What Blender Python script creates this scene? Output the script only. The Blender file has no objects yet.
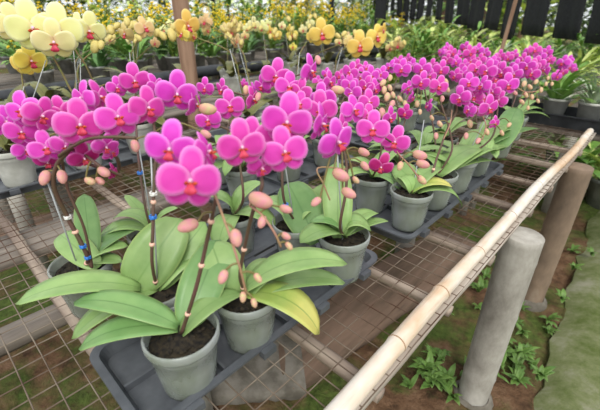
import bpy, math, random
from mathutils import Vector, Matrix
R = random.Random(7)
S = bpy.context.scene
COL = S.collection
V3 = Vector
# ------------------------------------------------------------------ camera
F = 375.0; TH = math.atan(195/375.0); YAW = math.radians(43.5); H = 0.47
ct, st = math.cos(TH), math.sin(TH)
HD = V3((-math.sin(YAW), math.cos(YAW), 0)); RT = V3((math.cos(YAW), math.sin(YAW), 0))
FW = V3((HD.x*ct, HD.y*ct, -st)); UP = V3((HD.x*st, HD.y*st, ct)); CAM = V3((0, 0, H))
def ray(px, py): return FW + RT*((px-300)/F) - UP*((py-205)/F)
def at(px, py, z=0.0):
    d = ray(px, py); return CAM + d*((z-H)/d.z)
def dep(px, py, t): return CAM + ray(px, py)*t
def depth_of(p): return (p-CAM).dot(FW)
cd = bpy.data.cameras.new('camera'); cam = bpy.data.objects.new('camera', cd); COL.objects.link(cam)
M = Matrix((RT, UP, -FW)).transposed().to_4x4(); M.translation = CAM; cam.matrix_world = M
cd.sensor_width = 36; cd.lens = F/600*36; cd.clip_start = .02; cd.clip_end = 100
cd.dof.use_dof = True; cd.dof.focus_distance = .72; cd.dof.aperture_fstop = 5.6
S.camera = cam
S.view_settings.view_transform = 'Standard'; S.view_settings.look = 'None'
S.view_settings.gamma = 1; S.view_settings.use_curve_mapping = False
S.view_settings.exposure = 0.14
# ------------------------------------------------------------------ light
w = bpy.data.worlds.new('sky'); S.world = w; w.use_nodes = True
bg = w.node_tree.nodes['Background']; bg.inputs[0].default_value = (.93, .97, 1, 1); bg.inputs[1].default_value = 1.12
def sun(direction, e, ang, colr):
    l = bpy.data.lights.new('sun', 'SUN'); l.energy = e; l.angle = math.radians(ang); l.color = colr
    o = bpy.data.objects.new('sun', l); COL.objects.link(o)
    o.rotation_euler = V3(direction).to_track_quat('-Z', 'Y').to_euler()
sun((-.62, .55, -1), 2.2, 30, (1, .97, .9))
# ------------------------------------------------------------------ materials
def srgb(r, g, b):
    f = lambda c: (c/255/12.92) if c/255 <= .04045 else ((c/255+.055)/1.055)**2.4
    return (f(r), f(g), f(b), 1)
class NT:
    def __init__(s, name):
        s.m = bpy.data.materials.new(name); s.m.use_nodes = True; s.t = s.m.node_tree
        s.b = s.t.nodes['Principled BSDF']; s.out = s.t.nodes['Material Output']
    def n(s, typ, **kw):
        x = s.t.nodes.new(typ)
        for k, v in kw.items(): setattr(x, k, v)
        return x
    def link(s, a, b): s.t.links.new(a, b)
    def noise(s, scale, detail=4, rough=.6, coord='Object', stretch=None):
        c = s.n('ShaderNodeTexCoord'); x = s.n('ShaderNodeTexNoise')
        x.inputs['Scale'].default_value = scale; x.inputs['Detail'].default_value = detail; x.inputs['Roughness'].default_value = rough
        src = c.outputs[coord]
        if stretch:
            mp = s.n('ShaderNodeMapping'); mp.inputs['Scale'].default_value = stretch; s.link(src, mp.inputs[0]); src = mp.outputs[0]
        s.link(src, x.inputs['Vector']); return x.outputs['Fac']
    def ramp(s, fac, stops):
        r = s.n('ShaderNodeValToRGB'); e = r.color_ramp.elements
        while len(e) < len(stops): e.new(.5)
        for i, (p, c) in enumerate(stops): e[i].position = p; e[i].color = c
        s.link(fac, r.inputs[0]); return r.outputs[0]
    def mix(s, fac, a, b, mode='MIX'):
        x = s.n('ShaderNodeMix', data_type='RGBA', blend_type=mode)
        for v, k in ((fac, 0), (a, 6), (b, 7)):
            if isinstance(v, (int, float, tuple)): x.inputs[k].default_value = v
            else: s.link(v, x.inputs[k])
        return x.outputs[2]
    def math(s, op, a, b=0.0):
        x = s.n('ShaderNodeMath', operation=op)
        for i, v in enumerate((a, b)):
            if isinstance(v, (int, float)): x.inputs[i].default_value = v
            else: s.link(v, x.inputs[i])
        return x.outputs[0]
    def color(s, c):
        if isinstance(c, tuple): s.b.inputs['Base Color'].default_value = c
        else: s.link(c, s.b.inputs['Base Color'])
        s.c = c
    def bump(s, h, strength=.3, dist=.01):
        b = s.n('ShaderNodeBump'); b.inputs['Strength'].default_value = strength; b.inputs['Distance'].default_value = dist
        s.link(h, b.inputs['Height']); s.link(b.outputs[0], s.b.inputs['Normal'])
    def rough(s, r, spec=.5): s.b.inputs['Roughness'].default_value = r; s.b.inputs['Specular IOR Level'].default_value = spec
    def translucent(s, f):
        t = s.n('ShaderNodeBsdfTranslucent'); x = s.n('ShaderNodeMixShader'); x.inputs[0].default_value = f
        if isinstance(s.c, tuple): t.inputs[0].default_value = s.c
        else: s.link(s.c, t.inputs[0])
        s.link(s.b.outputs[0], x.inputs[1]); s.link(t.outputs[0], x.inputs[2]); s.link(x.outputs[0], s.out.inputs[0])
    def uv(s):
        u = s.n('ShaderNodeUVMap', uv_map='UVMap'); x = s.n('ShaderNodeSeparateXYZ'); s.link(u.outputs[0], x.inputs[0]); return x.outputs[0], x.outputs[1]
    def orand(s): return s.n('ShaderNodeObjectInfo').outputs['Random']
MT = {}
def petal_mat(name, core, edge, throat, tr=.4):
    k = NT(name); u, v = k.uv()           # u: 0 centre .. 1 margin of a petal ; v: 0 at the claw .. 1 at the tip
    c = k.ramp(u, [(0, core), (.66, core), (.9, tuple(core[i]*.45+edge[i]*.55 for i in range(4))), (.97, edge)])
    n = k.noise(160, 3); c = k.mix(k.math('MULTIPLY', n, .22), c, edge)
    t = k.ramp(v, [(0, (1, 1, 1, 1)), (.22, (0, 0, 0, 1))]); c = k.mix(t, c, throat)
    hv = k.n('ShaderNodeHueSaturation'); k.link(c, hv.inputs['Color'])
    k.link(k.math('ADD', k.math('MULTIPLY', k.orand(), .035), .483), hv.inputs['Hue'])
    k.color(hv.outputs[0]); k.rough(.5, .3); k.translucent(tr); MT[name] = k.m
petal_mat('petal_magenta', srgb(232, 56, 200), srgb(252, 172, 240), srgb(246, 160, 228))
petal_mat('petal_dark', srgb(210, 28, 146), srgb(238, 130, 212), srgb(225, 110, 190))
petal_mat('petal_pale_yellow', srgb(252, 247, 186), srgb(254, 251, 214), srgb(246, 214, 160))
petal_mat('petal_gold', srgb(246, 222, 112), srgb(250, 234, 150), srgb(230, 130, 66))
petal_mat('petal_cream', srgb(238, 214, 150), srgb(242, 226, 180), srgb(230, 130, 110))
def flat(name, c, r=.5, nscale=None, c2=None, tr=0, spec=.4, metal=0, bump=0, stretch=None, detail=4):
    k = NT(name)
    if c2: k.color(k.mix(k.ramp(k.noise(nscale, detail, stretch=stretch), [(.36, (0, 0, 0, 1)), (.64, (1, 1, 1, 1))]), c, c2))
    else: k.color(c)
    k.rough(r, spec); k.b.inputs['Metallic'].default_value = metal
    if bump: k.bump(k.noise(nscale or 50, 6, stretch=stretch), bump, .004)
    if tr: k.translucent(tr)
    MT[name] = k.m; return k
flat('lip_red', srgb(214, 48, 104), .45, 90, srgb(226, 84, 96), .25)
flat('lip_orange', srgb(232, 124, 62), .45, 90, srgb(206, 60, 44), .2)
flat('column_white', srgb(248, 206, 226), .4, tr=.2)
flat('bud_pink', srgb(232, 156, 168), .5, 2.2, srgb(222, 178, 150), .25)
flat('bud_beige', srgb(214, 204, 146), .5, 2.2, srgb(232, 168, 156), .25)
flat('bud_yellow', srgb(226, 214, 130), .5, 60, srgb(205, 180, 110), .15)
flat('stem_brown', srgb(98, 66, 62), .5, 60, srgb(84, 72, 50), stretch=(1, 1, .3))
flat('stem_green', srgb(112, 122, 62), .5, 60, srgb(124, 92, 62))
flat('pedicel_pink', srgb(172, 118, 112), .5, 60, srgb(160, 132, 92))
flat('node_pale', srgb(226, 182, 160), .6)
flat('wire_grey', srgb(172, 176, 176), .4, metal=.3)
flat('clip_blue', srgb(50, 120, 205), .35)
flat('clip_white', srgb(228, 228, 222), .4)
flat('tray_plastic', srgb(92, 95, 100), .42, 25, srgb(74, 77, 82), bump=.05)
flat('black_plastic', srgb(34, 36, 40), .45, 18, srgb(54, 56, 60))
flat('bark_mix', srgb(15, 12, 10), .9, 150, srgb(52, 44, 30), bump=.8)
flat('white_pot', srgb(196, 196, 188), .5, 20, srgb(168, 168, 158))
flat('far_pot', srgb(120, 122, 120), .5, 20, srgb(170, 170, 166))
flat('post_wood', srgb(128, 98, 78), .8, 30, srgb(158, 128, 106), bump=.4, stretch=(1, 1, .12))
flat('shade_cloth', srgb(22, 23, 26), .85, 60, srgb(36, 37, 40))
flat('rust_metal', srgb(120, 74, 50), .7, 14, srgb(150, 138, 124))
flat('weathered_wood', srgb(138, 128, 118), .85, 26, srgb(92, 84, 78), bump=.5, stretch=(1, .1, 1))
flat('weathered_wood_across', srgb(176, 160, 144), .85, 26, srgb(118, 102, 92), bump=.5, stretch=(.1, 1, 1))
flat('lath_wood', srgb(196, 186, 174), .85, 26, srgb(146, 132, 120), bump=.4, stretch=(1, .08, 1))
flat('node_dark', srgb(150, 118, 88), .7)
flat('old_board', srgb(128, 104, 88), .9, 20, srgb(92, 76, 62), bump=.5, stretch=(1, .15, 1))
flat('slab_grey', srgb(128, 122, 112), .9, 16, srgb(92, 86, 76), bump=.4)
flat('cane_green', srgb(120, 140, 60), .5)
flat('dot_yellow', srgb(244, 214, 40), .5, tr=.2)
def leaf_mat(name, a, b, rib, tr=.18, rough=.38, tip=None):
    k = NT(name); u, v = k.uv()           # u along the blade, v: 0 midrib .. 1 margin
    c = k.mix(k.ramp(k.noise(22, 3), [(.35, (0, 0, 0, 1)), (.68, (1, 1, 1, 1))]), a, b)
    hv = k.n('ShaderNodeHueSaturation'); k.link(c, hv.inputs['Color'])
    k.link(k.math('ADD', k.math('MULTIPLY', k.orand(), .3), .86), hv.inputs['Value'])
    c = hv.outputs[0]
    if tip:
        f = k.math('ADD', u, k.math('MULTIPLY', k.math('SUBTRACT', k.noise(30, 3), .5), .5))
        c = k.mix(k.ramp(f, [(.3, (0, 0, 0, 1)), (.75, (1, 1, 1, 1))]), c, tip)
    c = k.mix(k.ramp(v, [(0, (1, 1, 1, 1)), (.07, (0, 0, 0, 1))]), c, rib)
    c = k.mix(k.math('MULTIPLY', k.ramp(v, [(.9, (0, 0, 0, 1)), (1, (1, 1, 1, 1))]), .5), c, srgb(176, 196, 120))
    k.color(c); k.rough(rough, .45); k.translucent(tr); MT[name] = k.m
leaf_mat('leaf_green', srgb(134, 168, 98), srgb(156, 186, 116), srgb(120, 154, 86))
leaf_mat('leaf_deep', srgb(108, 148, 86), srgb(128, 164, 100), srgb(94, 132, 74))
leaf_mat('leaf_yellow', srgb(150, 180, 90), srgb(170, 190, 100), srgb(136, 162, 80), tip=srgb(214, 208, 116))
leaf_mat('leaf_olive', srgb(98, 104, 52), srgb(126, 120, 70), srgb(80, 84, 46))
leaf_mat('far_bright', srgb(196, 218, 116), srgb(236, 240, 166), srgb(176, 200, 104), .3, .5)  # yellow-green lightened in the base colour to stand in for strong sunlight
leaf_mat('far_mid', srgb(112, 164, 74), srgb(156, 194, 100), srgb(100, 144, 68), .3, .5)
leaf_mat('far_deep', srgb(84, 132, 70), srgb(122, 162, 98), srgb(70, 112, 60), .25, .5)
leaf_mat('far_silver', srgb(150, 170, 140), srgb(190, 200, 170), srgb(120, 142, 110), .25, .5)
leaf_mat('weed_green', srgb(88, 124, 56), srgb(116, 148, 70), srgb(72, 104, 48), .2, .5)
# clear grey plastic pot
k = NT('pot_plastic')
f = k.ramp(k.noise(24, 3, .5, stretch=(1, 1, .45)), [(.34, (0, 0, 0, 1)), (.78, (1, 1, 1, 1))])
k.color(k.mix(f, srgb(186, 191, 190), srgb(138, 148, 122))); k.rough(.22, .6)
tr = k.n('ShaderNodeBsdfTransparent'); tr.inputs[0].default_value = (.93, .95, .93, 1); mx = k.n('ShaderNodeMixShader'); mx.inputs[0].default_value = .45
k.link(k.b.outputs[0], mx.inputs[1]); k.link(tr.outputs[0], mx.inputs[2]); k.link(mx.outputs[0], k.out.inputs[0]); MT['pot_plastic'] = k.m
# bamboo culm
k = NT('bamboo')
c = k.ramp(k.noise(9, 5, .6, stretch=(1, .35, 1)), [(.36, srgb(196, 158, 120)), (.47, srgb(212, 190, 166)), (.6, srgb(222, 214, 204))])
g = k.ramp(k.noise(90, 5, .7, stretch=(1, .05, 1)), [(.5, (0, 0, 0, 1)), (.75, (1, 1, 1, 1))])
k.color(k.mix(k.math('MULTIPLY', g, .45), c, srgb(132, 108, 80))); k.rough(.55, .35); k.bump(k.noise(60, 5, stretch=(1, .1, 1)), .2, .003); MT['bamboo'] = k.m
k = NT('grey_post')
c = k.ramp(k.noise(7, 6, .7, stretch=(1, 1, .5)), [(.3, srgb(116, 110, 102)), (.5, srgb(160, 155, 146)), (.72, srgb(194, 190, 181))])
k.color(c); k.rough(.75, .3); k.bump(k.noise(70, 5, stretch=(1, 1, .1)), .25, .004); MT['grey_post'] = k.m
k = NT('brown_post')
c = k.ramp(k.noise(7, 6, .7, stretch=(1, 1, .4)), [(.3, srgb(98, 84, 72)), (.55, srgb(136, 116, 98)), (.75, srgb(158, 144, 128))])
k.color(c); k.rough(.75, .3); MT['brown_post'] = k.m
k = NT('soil')
c = k.ramp(k.noise(14, 8, .7), [(.32, srgb(62, 46, 34)), (.5, srgb(112, 84, 62)), (.7, srgb(144, 114, 90))])
g = k.ramp(k.noise(3.2, 6, .65), [(.44, (0, 0, 0, 1)), (.58, (1, 1, 1, 1))])
c2 = k.ramp(k.noise(40, 6, .7), [(.35, srgb(48, 72, 26)), (.65, srgb(92, 116, 50))])
k.color(k.mix(k.math('MULTIPLY', g, .85), c, c2)); k.rough(.95, .2); k.bump(k.noise(40, 8, .7), .8, .03); MT['soil'] = k.m
k = NT('mossy_concrete')
c = k.ramp(k.noise(6, 6, .7), [(.36, srgb(78, 92, 40)), (.52, srgb(112, 118, 80)), (.68, srgb(144, 142, 122))])
k.color(c); k.rough(.9, .2); k.bump(k.noise(50, 6), .5, .008); MT['mossy_concrete'] = k.m
# ------------------------------------------------------------------ mesh helpers
class MB:
    def __init__(s): s.v = []; s.f = []; s.uv = []; s.mi = []
    def add(s, V, Fc, uv=None, mi=0):
        b = len(s.v); s.v += [tuple(p) for p in V]; s.uv += (uv or [(0, 0)]*len(V))
        s.f += [tuple(i+b for i in f) for f in Fc]; s.mi += [mi]*len(Fc); return s
    def data(s, name, mats, smooth=True):
        me = bpy.data.meshes.new(name); me.from_pydata(s.v, [], s.f)
        for m in mats: me.materials.append(MT[m])
        l = me.uv_layers.new(name='UVMap'); idx = [0]*len(me.loops); me.loops.foreach_get('vertex_index', idx)
        l.data.foreach_set('uv', [c for i in idx for c in s.uv[i]])
        me.polygons.foreach_set('material_index', s.mi)
        if smooth: me.polygons.foreach_set('use_smooth', [True]*len(me.polygons))
        me.update(); return me
    def build(s, name, mats, parent=None, smooth=True):
        return link(name, s.data(name, [mats] if isinstance(mats, str) else mats, smooth), parent)
def link(name, me, parent=None, mat=None):
    o = bpy.data.objects.new(name, me); COL.objects.link(o)
    if parent: o.parent = parent
    if mat is not None: o.matrix_local = mat
    return o
def empty(name, loc, label=None, cat=None, group=None, rz=0):
    o = bpy.data.objects.new(name, None); COL.objects.link(o); o.location = loc; o.rotation_euler.z = rz; o.empty_display_size = .05
    return tag(o, label, cat, group)
def tag(o, label=None, cat=None, group=None, kind=None):
    for k_, v_ in (('label', label), ('category', cat), ('group', group), ('kind', kind)):
        if v_: o[k_] = v_
    return o
def copy_tree(o, parent=None):
    c = o.copy(); COL.objects.link(c)
    if parent: c.parent = parent
    for ch in list(o.children): copy_tree(ch, c)
    return c
def tube(mb, pts, rad, n=8, mi=0, caps=True):
    pts = [V3(p) for p in pts]; m = len(pts)
    if isinstance(rad, (int, float)): rad = [rad]*m
    t0 = (pts[1]-pts[0]).normalized(); a = t0.orthogonal().normalized(); V = []; uv = []
    for i in range(m):
        t = (pts[min(i+1, m-1)]-pts[max(i-1, 0)]).normalized()
        a = (a - t*a.dot(t)); a = a.normalized() if a.length > 1e-6 else t.orthogonal().normalized(); b = t.cross(a)
        for j in range(n):
            q = 2*math.pi*j/n; V.append(pts[i]+(a*math.cos(q)+b*math.sin(q))*rad[i]); uv.append((i/(m-1), j/n))
    Fc = [(i*n+j, i*n+(j+1) % n, (i+1)*n+(j+1) % n, (i+1)*n+j) for i in range(m-1) for j in range(n)]
    if caps: Fc += [tuple(range(n))[::-1], tuple((m-1)*n+j for j in range(n))]
    return mb.add(V, Fc, uv, mi)
def lathe(mb, prof, n=28, mi=0, c=(0, 0, 0), jit=0):
    V = []; Fc = []; m = len(prof)
    for r, z in prof:
        for j in range(n):
            q = 2*math.pi*j/n; V.append((c[0]+r*math.cos(q), c[1]+r*math.sin(q), c[2]+z+(R.uniform(-jit, jit) if jit else 0)))
    Fc = [(i*n+j, i*n+(j+1) % n, (i+1)*n+(j+1) % n, (i+1)*n+j) for i in range(m-1) for j in range(n)]
    return mb.add(V, Fc, None, mi)
def box(mb, a, b, mi=0):
    (x0, y0, z0), (x1, y1, z1) = a, b
    V = [(x, y, z) for z in (z0, z1) for x, y in ((x0, y0), (x1, y0), (x1, y1), (x0, y1))]
    return mb.add(V, [(0, 3, 2, 1), (4, 5, 6, 7), (0, 1, 5, 4), (1, 2, 6, 5), (2, 3, 7, 6), (3, 0, 4, 7)], None, mi)
def plank(mb, p0, p1, wd, th, seg=14, wob=.002, mi=0):
    """a worn board from p0 to p1 with chamfered section and slightly uneven edges"""
    p0, p1 = V3(p0), V3(p1); t = (p1-p0).normalized(); sd = t.cross(V3((0, 0, 1))).normalized(); up = sd.cross(t)
    c = th*.18; sec = [(-wd/2+c, -th/2), (wd/2-c, -th/2), (wd/2, -th/2+c), (wd/2, th/2-c), (wd/2-c, th/2), (-wd/2+c, th/2), (-wd/2, th/2-c), (-wd/2, -th/2+c)]
    V = []
    for i in range(seg+1):
        p = p0.lerp(p1, i/seg)
        for x, z in sec: V.append(p+sd*(x+R.uniform(-wob, wob))+up*(z+R.uniform(-wob, wob)*.5))
    Fc = [(i*8+j, i*8+(j+1) % 8, (i+1)*8+(j+1) % 8, (i+1)*8+j) for i in range(seg) for j in range(8)]
    Fc += [tuple(range(8))[::-1], tuple(seg*8+j for j in range(8))]
    return mb.add(V, Fc, None, mi)
def catmull(P, k=6):
    P = [V3(p) for p in P]; out = []
    for i in range(len(P)-1):
        a, b, c, d = P[max(i-1, 0)], P[i], P[i+1], P[min(i+2, len(P)-1)]
        for j in range(k):
            t = j/k; out.append(.5*((2*b)+(c-a)*t+(2*a-5*b+4*c-d)*t*t+(3*b-a-3*c+d)*t**3))
    return out+[P[-1]]
def leaf(mb, base, tip, wd, arch=.03, nh=(0, 0, 1), fold=.16, th=.0012, n=12, mi=0, sharp=.5, sag=.0, twist=0):
    """a thick strap leaf: spine from base to tip, broadest past the middle, folded along its midrib"""
    base, tip, nh = V3(base), V3(tip), V3(nh).normalized(); d = tip-base
    mid = base.lerp(tip, .5); up = nh - d.normalized()*nh.dot(d.normalized()); up.normalize()
    c1 = base.lerp(tip, .3)+up*arch*1.3; c2 = base.lerp(tip, .72)+up*(arch*1.2)
    tipp = tip - up*sag; vs = (-1, -.6, -.2, 0, .2, .6, 1); top = []; bot = []; uv = []
    def B(t): return base*(1-t)**3+c1*3*t*(1-t)**2+c2*3*t*t*(1-t)+tipp*t**3
    for i in range(n+1):
        t = i/n; p = B(t); tg = (B(min(t+.01, 1))-B(max(t-.01, 0))).normalized()
        nn = Matrix.Rotation(twist*t, 3, tg) @ up
        sd = tg.cross(nn); sd.normalize(); nm = sd.cross(tg)
        x = .05+.95*t; prof = (math.sin(math.pi*min(x**.85, 1))**sharp)*(.8+.28*t) if t < 1 else .03
        if t < .12: prof = min(prof, .30+t*3.2)
        wv = wd/2*max(prof, .03)
        for v in vs:
            off = nm*(fold*abs(v)**1.3*wv)
            q = p+sd*(v*wv)+off; edge = 1-.85*abs(v)**3
            top.append(q+nm*th*edge*.5); bot.append(q-nm*th*edge*.5); uv.append((t, abs(v)))
    k_ = len(vs); N = len(top); Fc = []
    for i in range(n):
        for j in range(k_-1):
            a = i*k_+j; Fc.append((a, a+1, a+k_+1, a+k_)); Fc.append((N+a, N+a+k_, N+a+k_+1, N+a+1))
    for i in range(n):
        for a, b in ((i*k_, (i+1)*k_), ((i+1)*k_+k_-1, i*k_+k_-1)): Fc.append((a, b, N+b, N+a))
    for j in range(k_-1): Fc.append((j+1, j, N+j, N+j+1)); a = n*k_+j; Fc.append((a, a+1, N+a+1, N+a))
    return mb.add(top+bot, Fc, uv+uv, mi)
# ------------------------------------------------------------------ flowers (unit width, face = +Z, up = +Y)
def petal(mb, L, W, ang, z0, pinch, cup, base=.03, rings=4, segs=18, wave=0.0, ph=0.0, mi=0):
    ca, sa = math.cos(math.radians(ang)), math.sin(math.radians(ang)); V = []; uv = []; a = L/2
    def pt(r, q):
        e_ = lambda c: math.copysign(abs(c)**.93, c); x = base+a+a*r*e_(math.cos(q)); y = W/2*r*e_(math.sin(q))*(1+pinch*r*math.cos(q))
        s_ = (x-base)/L
        z = z0 - cup*(s_-.35)**2 + .10*W*(abs(y)/(W/2))**2*-cup*2 + wave*math.sin(3*q+ph)*r*r
        return (x*ca-y*sa, x*sa+y*ca, z), (r, max(0, s_))
    p, q_ = pt(0, 0); V.append(p); uv.append(q_)
    for i in range(1, rings+1):
        for j in range(segs):
            p, q_ = pt((i/rings)**.85, 2*math.pi*j/segs); V.append(p); uv.append(q_)
    Fc = [(0, 1+j, 1+(j+1) % segs) for j in range(segs)]
    for i in range(rings-1):
        b0 = 1+i*segs; b1 = b0+segs
        Fc += [(b0+j, b1+j, b1+(j+1) % segs, b0+(j+1) % segs) for j in range(segs)]
    N = len(V)
    back = [(x, y, z-.005) for x, y, z in V]     # the back face of the petal
    e0 = 1+(rings-1)*segs
    Fc2 = [tuple(N+i for i in reversed(f)) for f in Fc] + [(e0+j, N+e0+j, N+e0+(j+1) % segs, e0+(j+1) % segs) for j in range(segs)]
    mb.add(V+back, Fc+Fc2, uv+uv, mi)
def flower_mesh(name, mat, seed, rings=4, segs=18, cup=.35):
    r = random.Random(seed); mb = MB(); u = r.uniform
    petal(mb, .56, .38, 90+u(-5, 5), -.035, .10, cup*u(.3, 1.2), base=-.01, rings=rings, segs=segs, wave=.008)
    for a in (232, 308): petal(mb, .49, .37, a+u(-6, 6), -.04, .05, cup*u(.4, 1.4), base=-.01, rings=rings, segs=segs, wave=.008, ph=u(0, 6))
    for a in (5, 175): petal(mb, .53, .51, a+u(-5, 5), .0, .18, cup*u(.1, 1.0), base=-.03, rings=rings, segs=segs, wave=.02, ph=u(0, 6))
    return mb.data(name, [mat])
def ell(mb, c, rad, n=10, m=7, mi=0, rot=None):
    V = []; c = V3(c)
    for i in range(m+1):
        for j in range(n):
            p = V3((rad[0]*math.sin(math.pi*i/m)*math.cos(2*math.pi*j/n), rad[1]*math.sin(math.pi*i/m)*math.sin(2*math.pi*j/n), -rad[2]*math.cos(math.pi*i/m)))
            V.append(c+(rot @ p if rot else p))
    return mb.add(V, [(i*n+j, i*n+(j+1) % n, (i+1)*n+(j+1) % n, (i+1)*n+j) for i in range(m) for j in range(n)], None, mi)
def lip_mesh(name, mats):
    mb = MB()
    # mid lobe: a keeled tongue running forward and down
    V = []; n = 7
    prof = [(.00, .035), (.2, .06), (.4, .09), (.6, .12), (.78, .105), (.93, .05), (1.0, .012)]
    for lay in (0, -.02):
        for t, hw in prof:
            y = -.03-.23*t; z = .06+.14*math.sin(t*2.2)-.05*t
            for v in (-1, -.5, 0, .5, 1): V.append((hw*v, y, z+.05*abs(v)*hw/.09*.6+lay))
    N = n*5; Fc = []
    for i in range(n-1):
        for j in range(4):
            a = i*5+j; Fc += [(a, a+5, a+6, a+1), (N+a, N+a+1, N+a+6, N+a+5)]
        Fc += [(i*5, N+i*5, N+i*5+5, i*5+5), (i*5+4, i*5+9, N+i*5+9, N+i*5+4)]
    mb.add(V, Fc, None, 0)
    for s in (-1, 1):   # side lobes: two upright ears
        petal_v = []
        for lay in (0, .02*s):
            for i in range(5):
                t = i/4
                for v in (-1, 0, 1):
                    ww = .055*math.sin(math.pi*(.15+.8*t))
                    petal_v.append((s*(.03+.06*t+.02*t*t)+lay, -.05+.03*t+v*ww*.8, .05+.15*t+v*.02))
        Fc = []
        for i in range(4):
            for j in range(2):
                a = i*3+j; Fc += [(a, a+1, a+4, a+3), (15+a, 15+a+3, 15+a+4, 15+a+1)]
            Fc += [(i*3, i*3+3, 15+i*3+3, 15+i*3), (i*3+2, 15+i*3+2, 15+i*3+5, i*3+5)]
        mb.add(petal_v, Fc, None, 1)
    ell(mb, (0, -.045, .075), (.035, .03, .03), 8, 5, 1)
    mb.v = [(x*.82, y*.82, z*.9) for x, y, z in mb.v]
    return mb.data(name, mats)
mb = MB(); ell(mb, (0, .012, .05), (.034, .036, .06), 10, 7); COLUMN = mb.data('column', ['column_white'])
LIP = lip_mesh('lip', ['lip_red', 'lip_orange'])
FL = {}
for key, mat, cu in (('m', 'petal_magenta', .35), ('d', 'petal_dark', .5), ('y', 'petal_pale_yellow', .25), ('g', 'petal_gold', .3), ('c', 'petal_cream', .4)):
    FL[key] = [flower_mesh('flower', mat, 11*i+3, 4, 18, cu) for i in range(4)]
    FL[key+'f'] = [flower_mesh('flower', mat, 7*i+5, 2, 10, cu) for i in range(3)]
def bud_mesh(mat):
    mb = MB(); prof = [(.0, -.5), (.12, -.48), (.23, -.38), (.30, -.18), (.31, .05), (.25, .28), (.14, .44), (.0, .5)]
    lathe(mb, prof, 12); V = mb.v
    mb.v = [(x*(1+.06*math.cos(3*math.atan2(y, x))), y*(1+.06*math.cos(3*math.atan2(y, x))), z) for x, y, z in V]
    return mb.data('bud', [mat])
BUD = {'p': bud_mesh('bud_pink'), 'b': bud_mesh('bud_beige'), 'y': bud_mesh('bud_yellow')}
# ------------------------------------------------------------------ pots
def pot_parts(root, s=1.0, mat='pot_plastic', hi=True, mix=True):
    mb = MB(); n = 32 if hi else 14
    lathe(mb, [(.0, .0), (.031, .0), (.035, .002), (.036, .008), (.0405, .045), (.0436, .070), (.0440, .0704), (.0445, .078), (.0452, .080), (.0475, .081), (.0485, .084), (.0485, .092), (.047, .0945), (.0455, .0945), (.0445, .090), (.0432, .078), (.0395, .045), (.034, .004), (.0, .003)], n)
    mb.v = [(x*s, y*s, z*s) for x, y, z in mb.v]
    p = mb.build('pot', mat, root)
    if mix:
        mb = MB(); lathe(mb, [(.0, .006), (.031, .006), (.036, .035), (.0405, .07), (.0415, .079), (.034, .082), (.026, .083), (.018, .085), (.009, .086), (.0, .087)], n, jit=.0012)
        if hi:
            for _ in range(26):
                a = R.uniform(0, 6.3); q = .038*math.sqrt(R.random()); sz = R.uniform(.002, .0045)
                ell(mb, (q*math.cos(a), q*math.sin(a), .084+R.uniform(0, .003)), (sz*1.6, sz, sz*.7), 6, 4, 0, Matrix.Rotation(R.uniform(0, 3), 3, 'Z'))
        mb.v = [(x*s, y*s, z*s) for x, y, z in mb.v]
        mb.build('potting_mix', 'bark_mix', root)
    return p
TRAY_Z = .014
# ------------------------------------------------------------------ generic plant builder
def frame_facing(p, yaw=0, pitch=0, roll=0):
    z = (CAM-p); z.normalize(); x = V3((0, 0, 1)).cross(z).normalized(); y = z.cross(x)
    m = Matrix((x, y, z)).transposed()
    m = m @ Matrix.Rotation(math.radians(yaw), 3, 'Y') @ Matrix.Rotation(math.radians(pitch), 3, 'X') @ Matrix.Rotation(math.radians(roll), 3, 'Z')
    return m
def near_on(path, p):
    return min(path, key=lambda q: (q-p).length)
def add_flower(root, O, px, py, wd, d, yaw=0, pitch=8, roll=0, key='m', paths=None, hi=True):
    p = dep(px, py, d); s = wd*d/F*1.04
    m = frame_facing(p, yaw, pitch, roll); m4 = m.to_4x4()
    lst = FL[key] if hi else FL[key+'f']
    m4.translation = p-O; m4 = m4 @ Matrix.Scale(s, 4)
    fo = link('flower', R.choice(lst), root, m4)
    link('lip', LIP, fo)
    if hi: link('column', COLUMN, fo)
    if paths:
        q = near_on([x for P in paths for x in P], p-m.col[2]*.02)
        a = p-m.col[2]*s*.05; b = p-m.col[2]*s*.35; inv = m4.inverted()
        mb = MB(); pts = catmull([q-O, (q-O).lerp(b-O, .6)+V3((0, 0, .003)), b-O, a-O], 4)
        tube(mb, [inv @ x for x in pts], .0010/s, 6); mb.build('pedicel', 'pedicel_pink', fo)
    return fo
def add_bud(root, O, px, py, wd, d, kind='p', ang=None, paths=None):
    """ang: direction of the bud's tip in the picture plane, degrees from straight down"""
    p = dep(px, py, d); s = wd*d/F
    a = math.radians(R.uniform(-40, 40) if ang is None else ang)
    dr = (RT*math.sin(a)-UP*math.cos(a)-FW*.25).normalized()
    m4 = dr.to_track_quat('Z', 'Y').to_matrix().to_4x4() @ Matrix.Scale(s*1.25, 4); m4.translation = p-O
    bo = link('bud', BUD[kind], root, m4)
    if paths:
        q = near_on([x for P in paths for x in P], p-dr*s); inv = m4.inverted()
        mb = MB(); e = p-dr*s*.45-O; pts = catmull([q-O, (q-O).lerp(e, .5)+V3((0, 0, .2))*(q-O-e).length, e-dr*s*.1, e+dr*s*.1], 4)
        tube(mb, [inv @ x for x in pts], [.0012/(s*1.25)]*len(pts), 6); mb.build('pedicel', 'stem_green', bo)
def sort_path(pts, start):
    out = []; cur = start; pts = list(pts)
    while pts:
        q = min(pts, key=lambda x: (x-cur).length); pts.remove(q); out.append(q); cur = q
    return out
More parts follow.
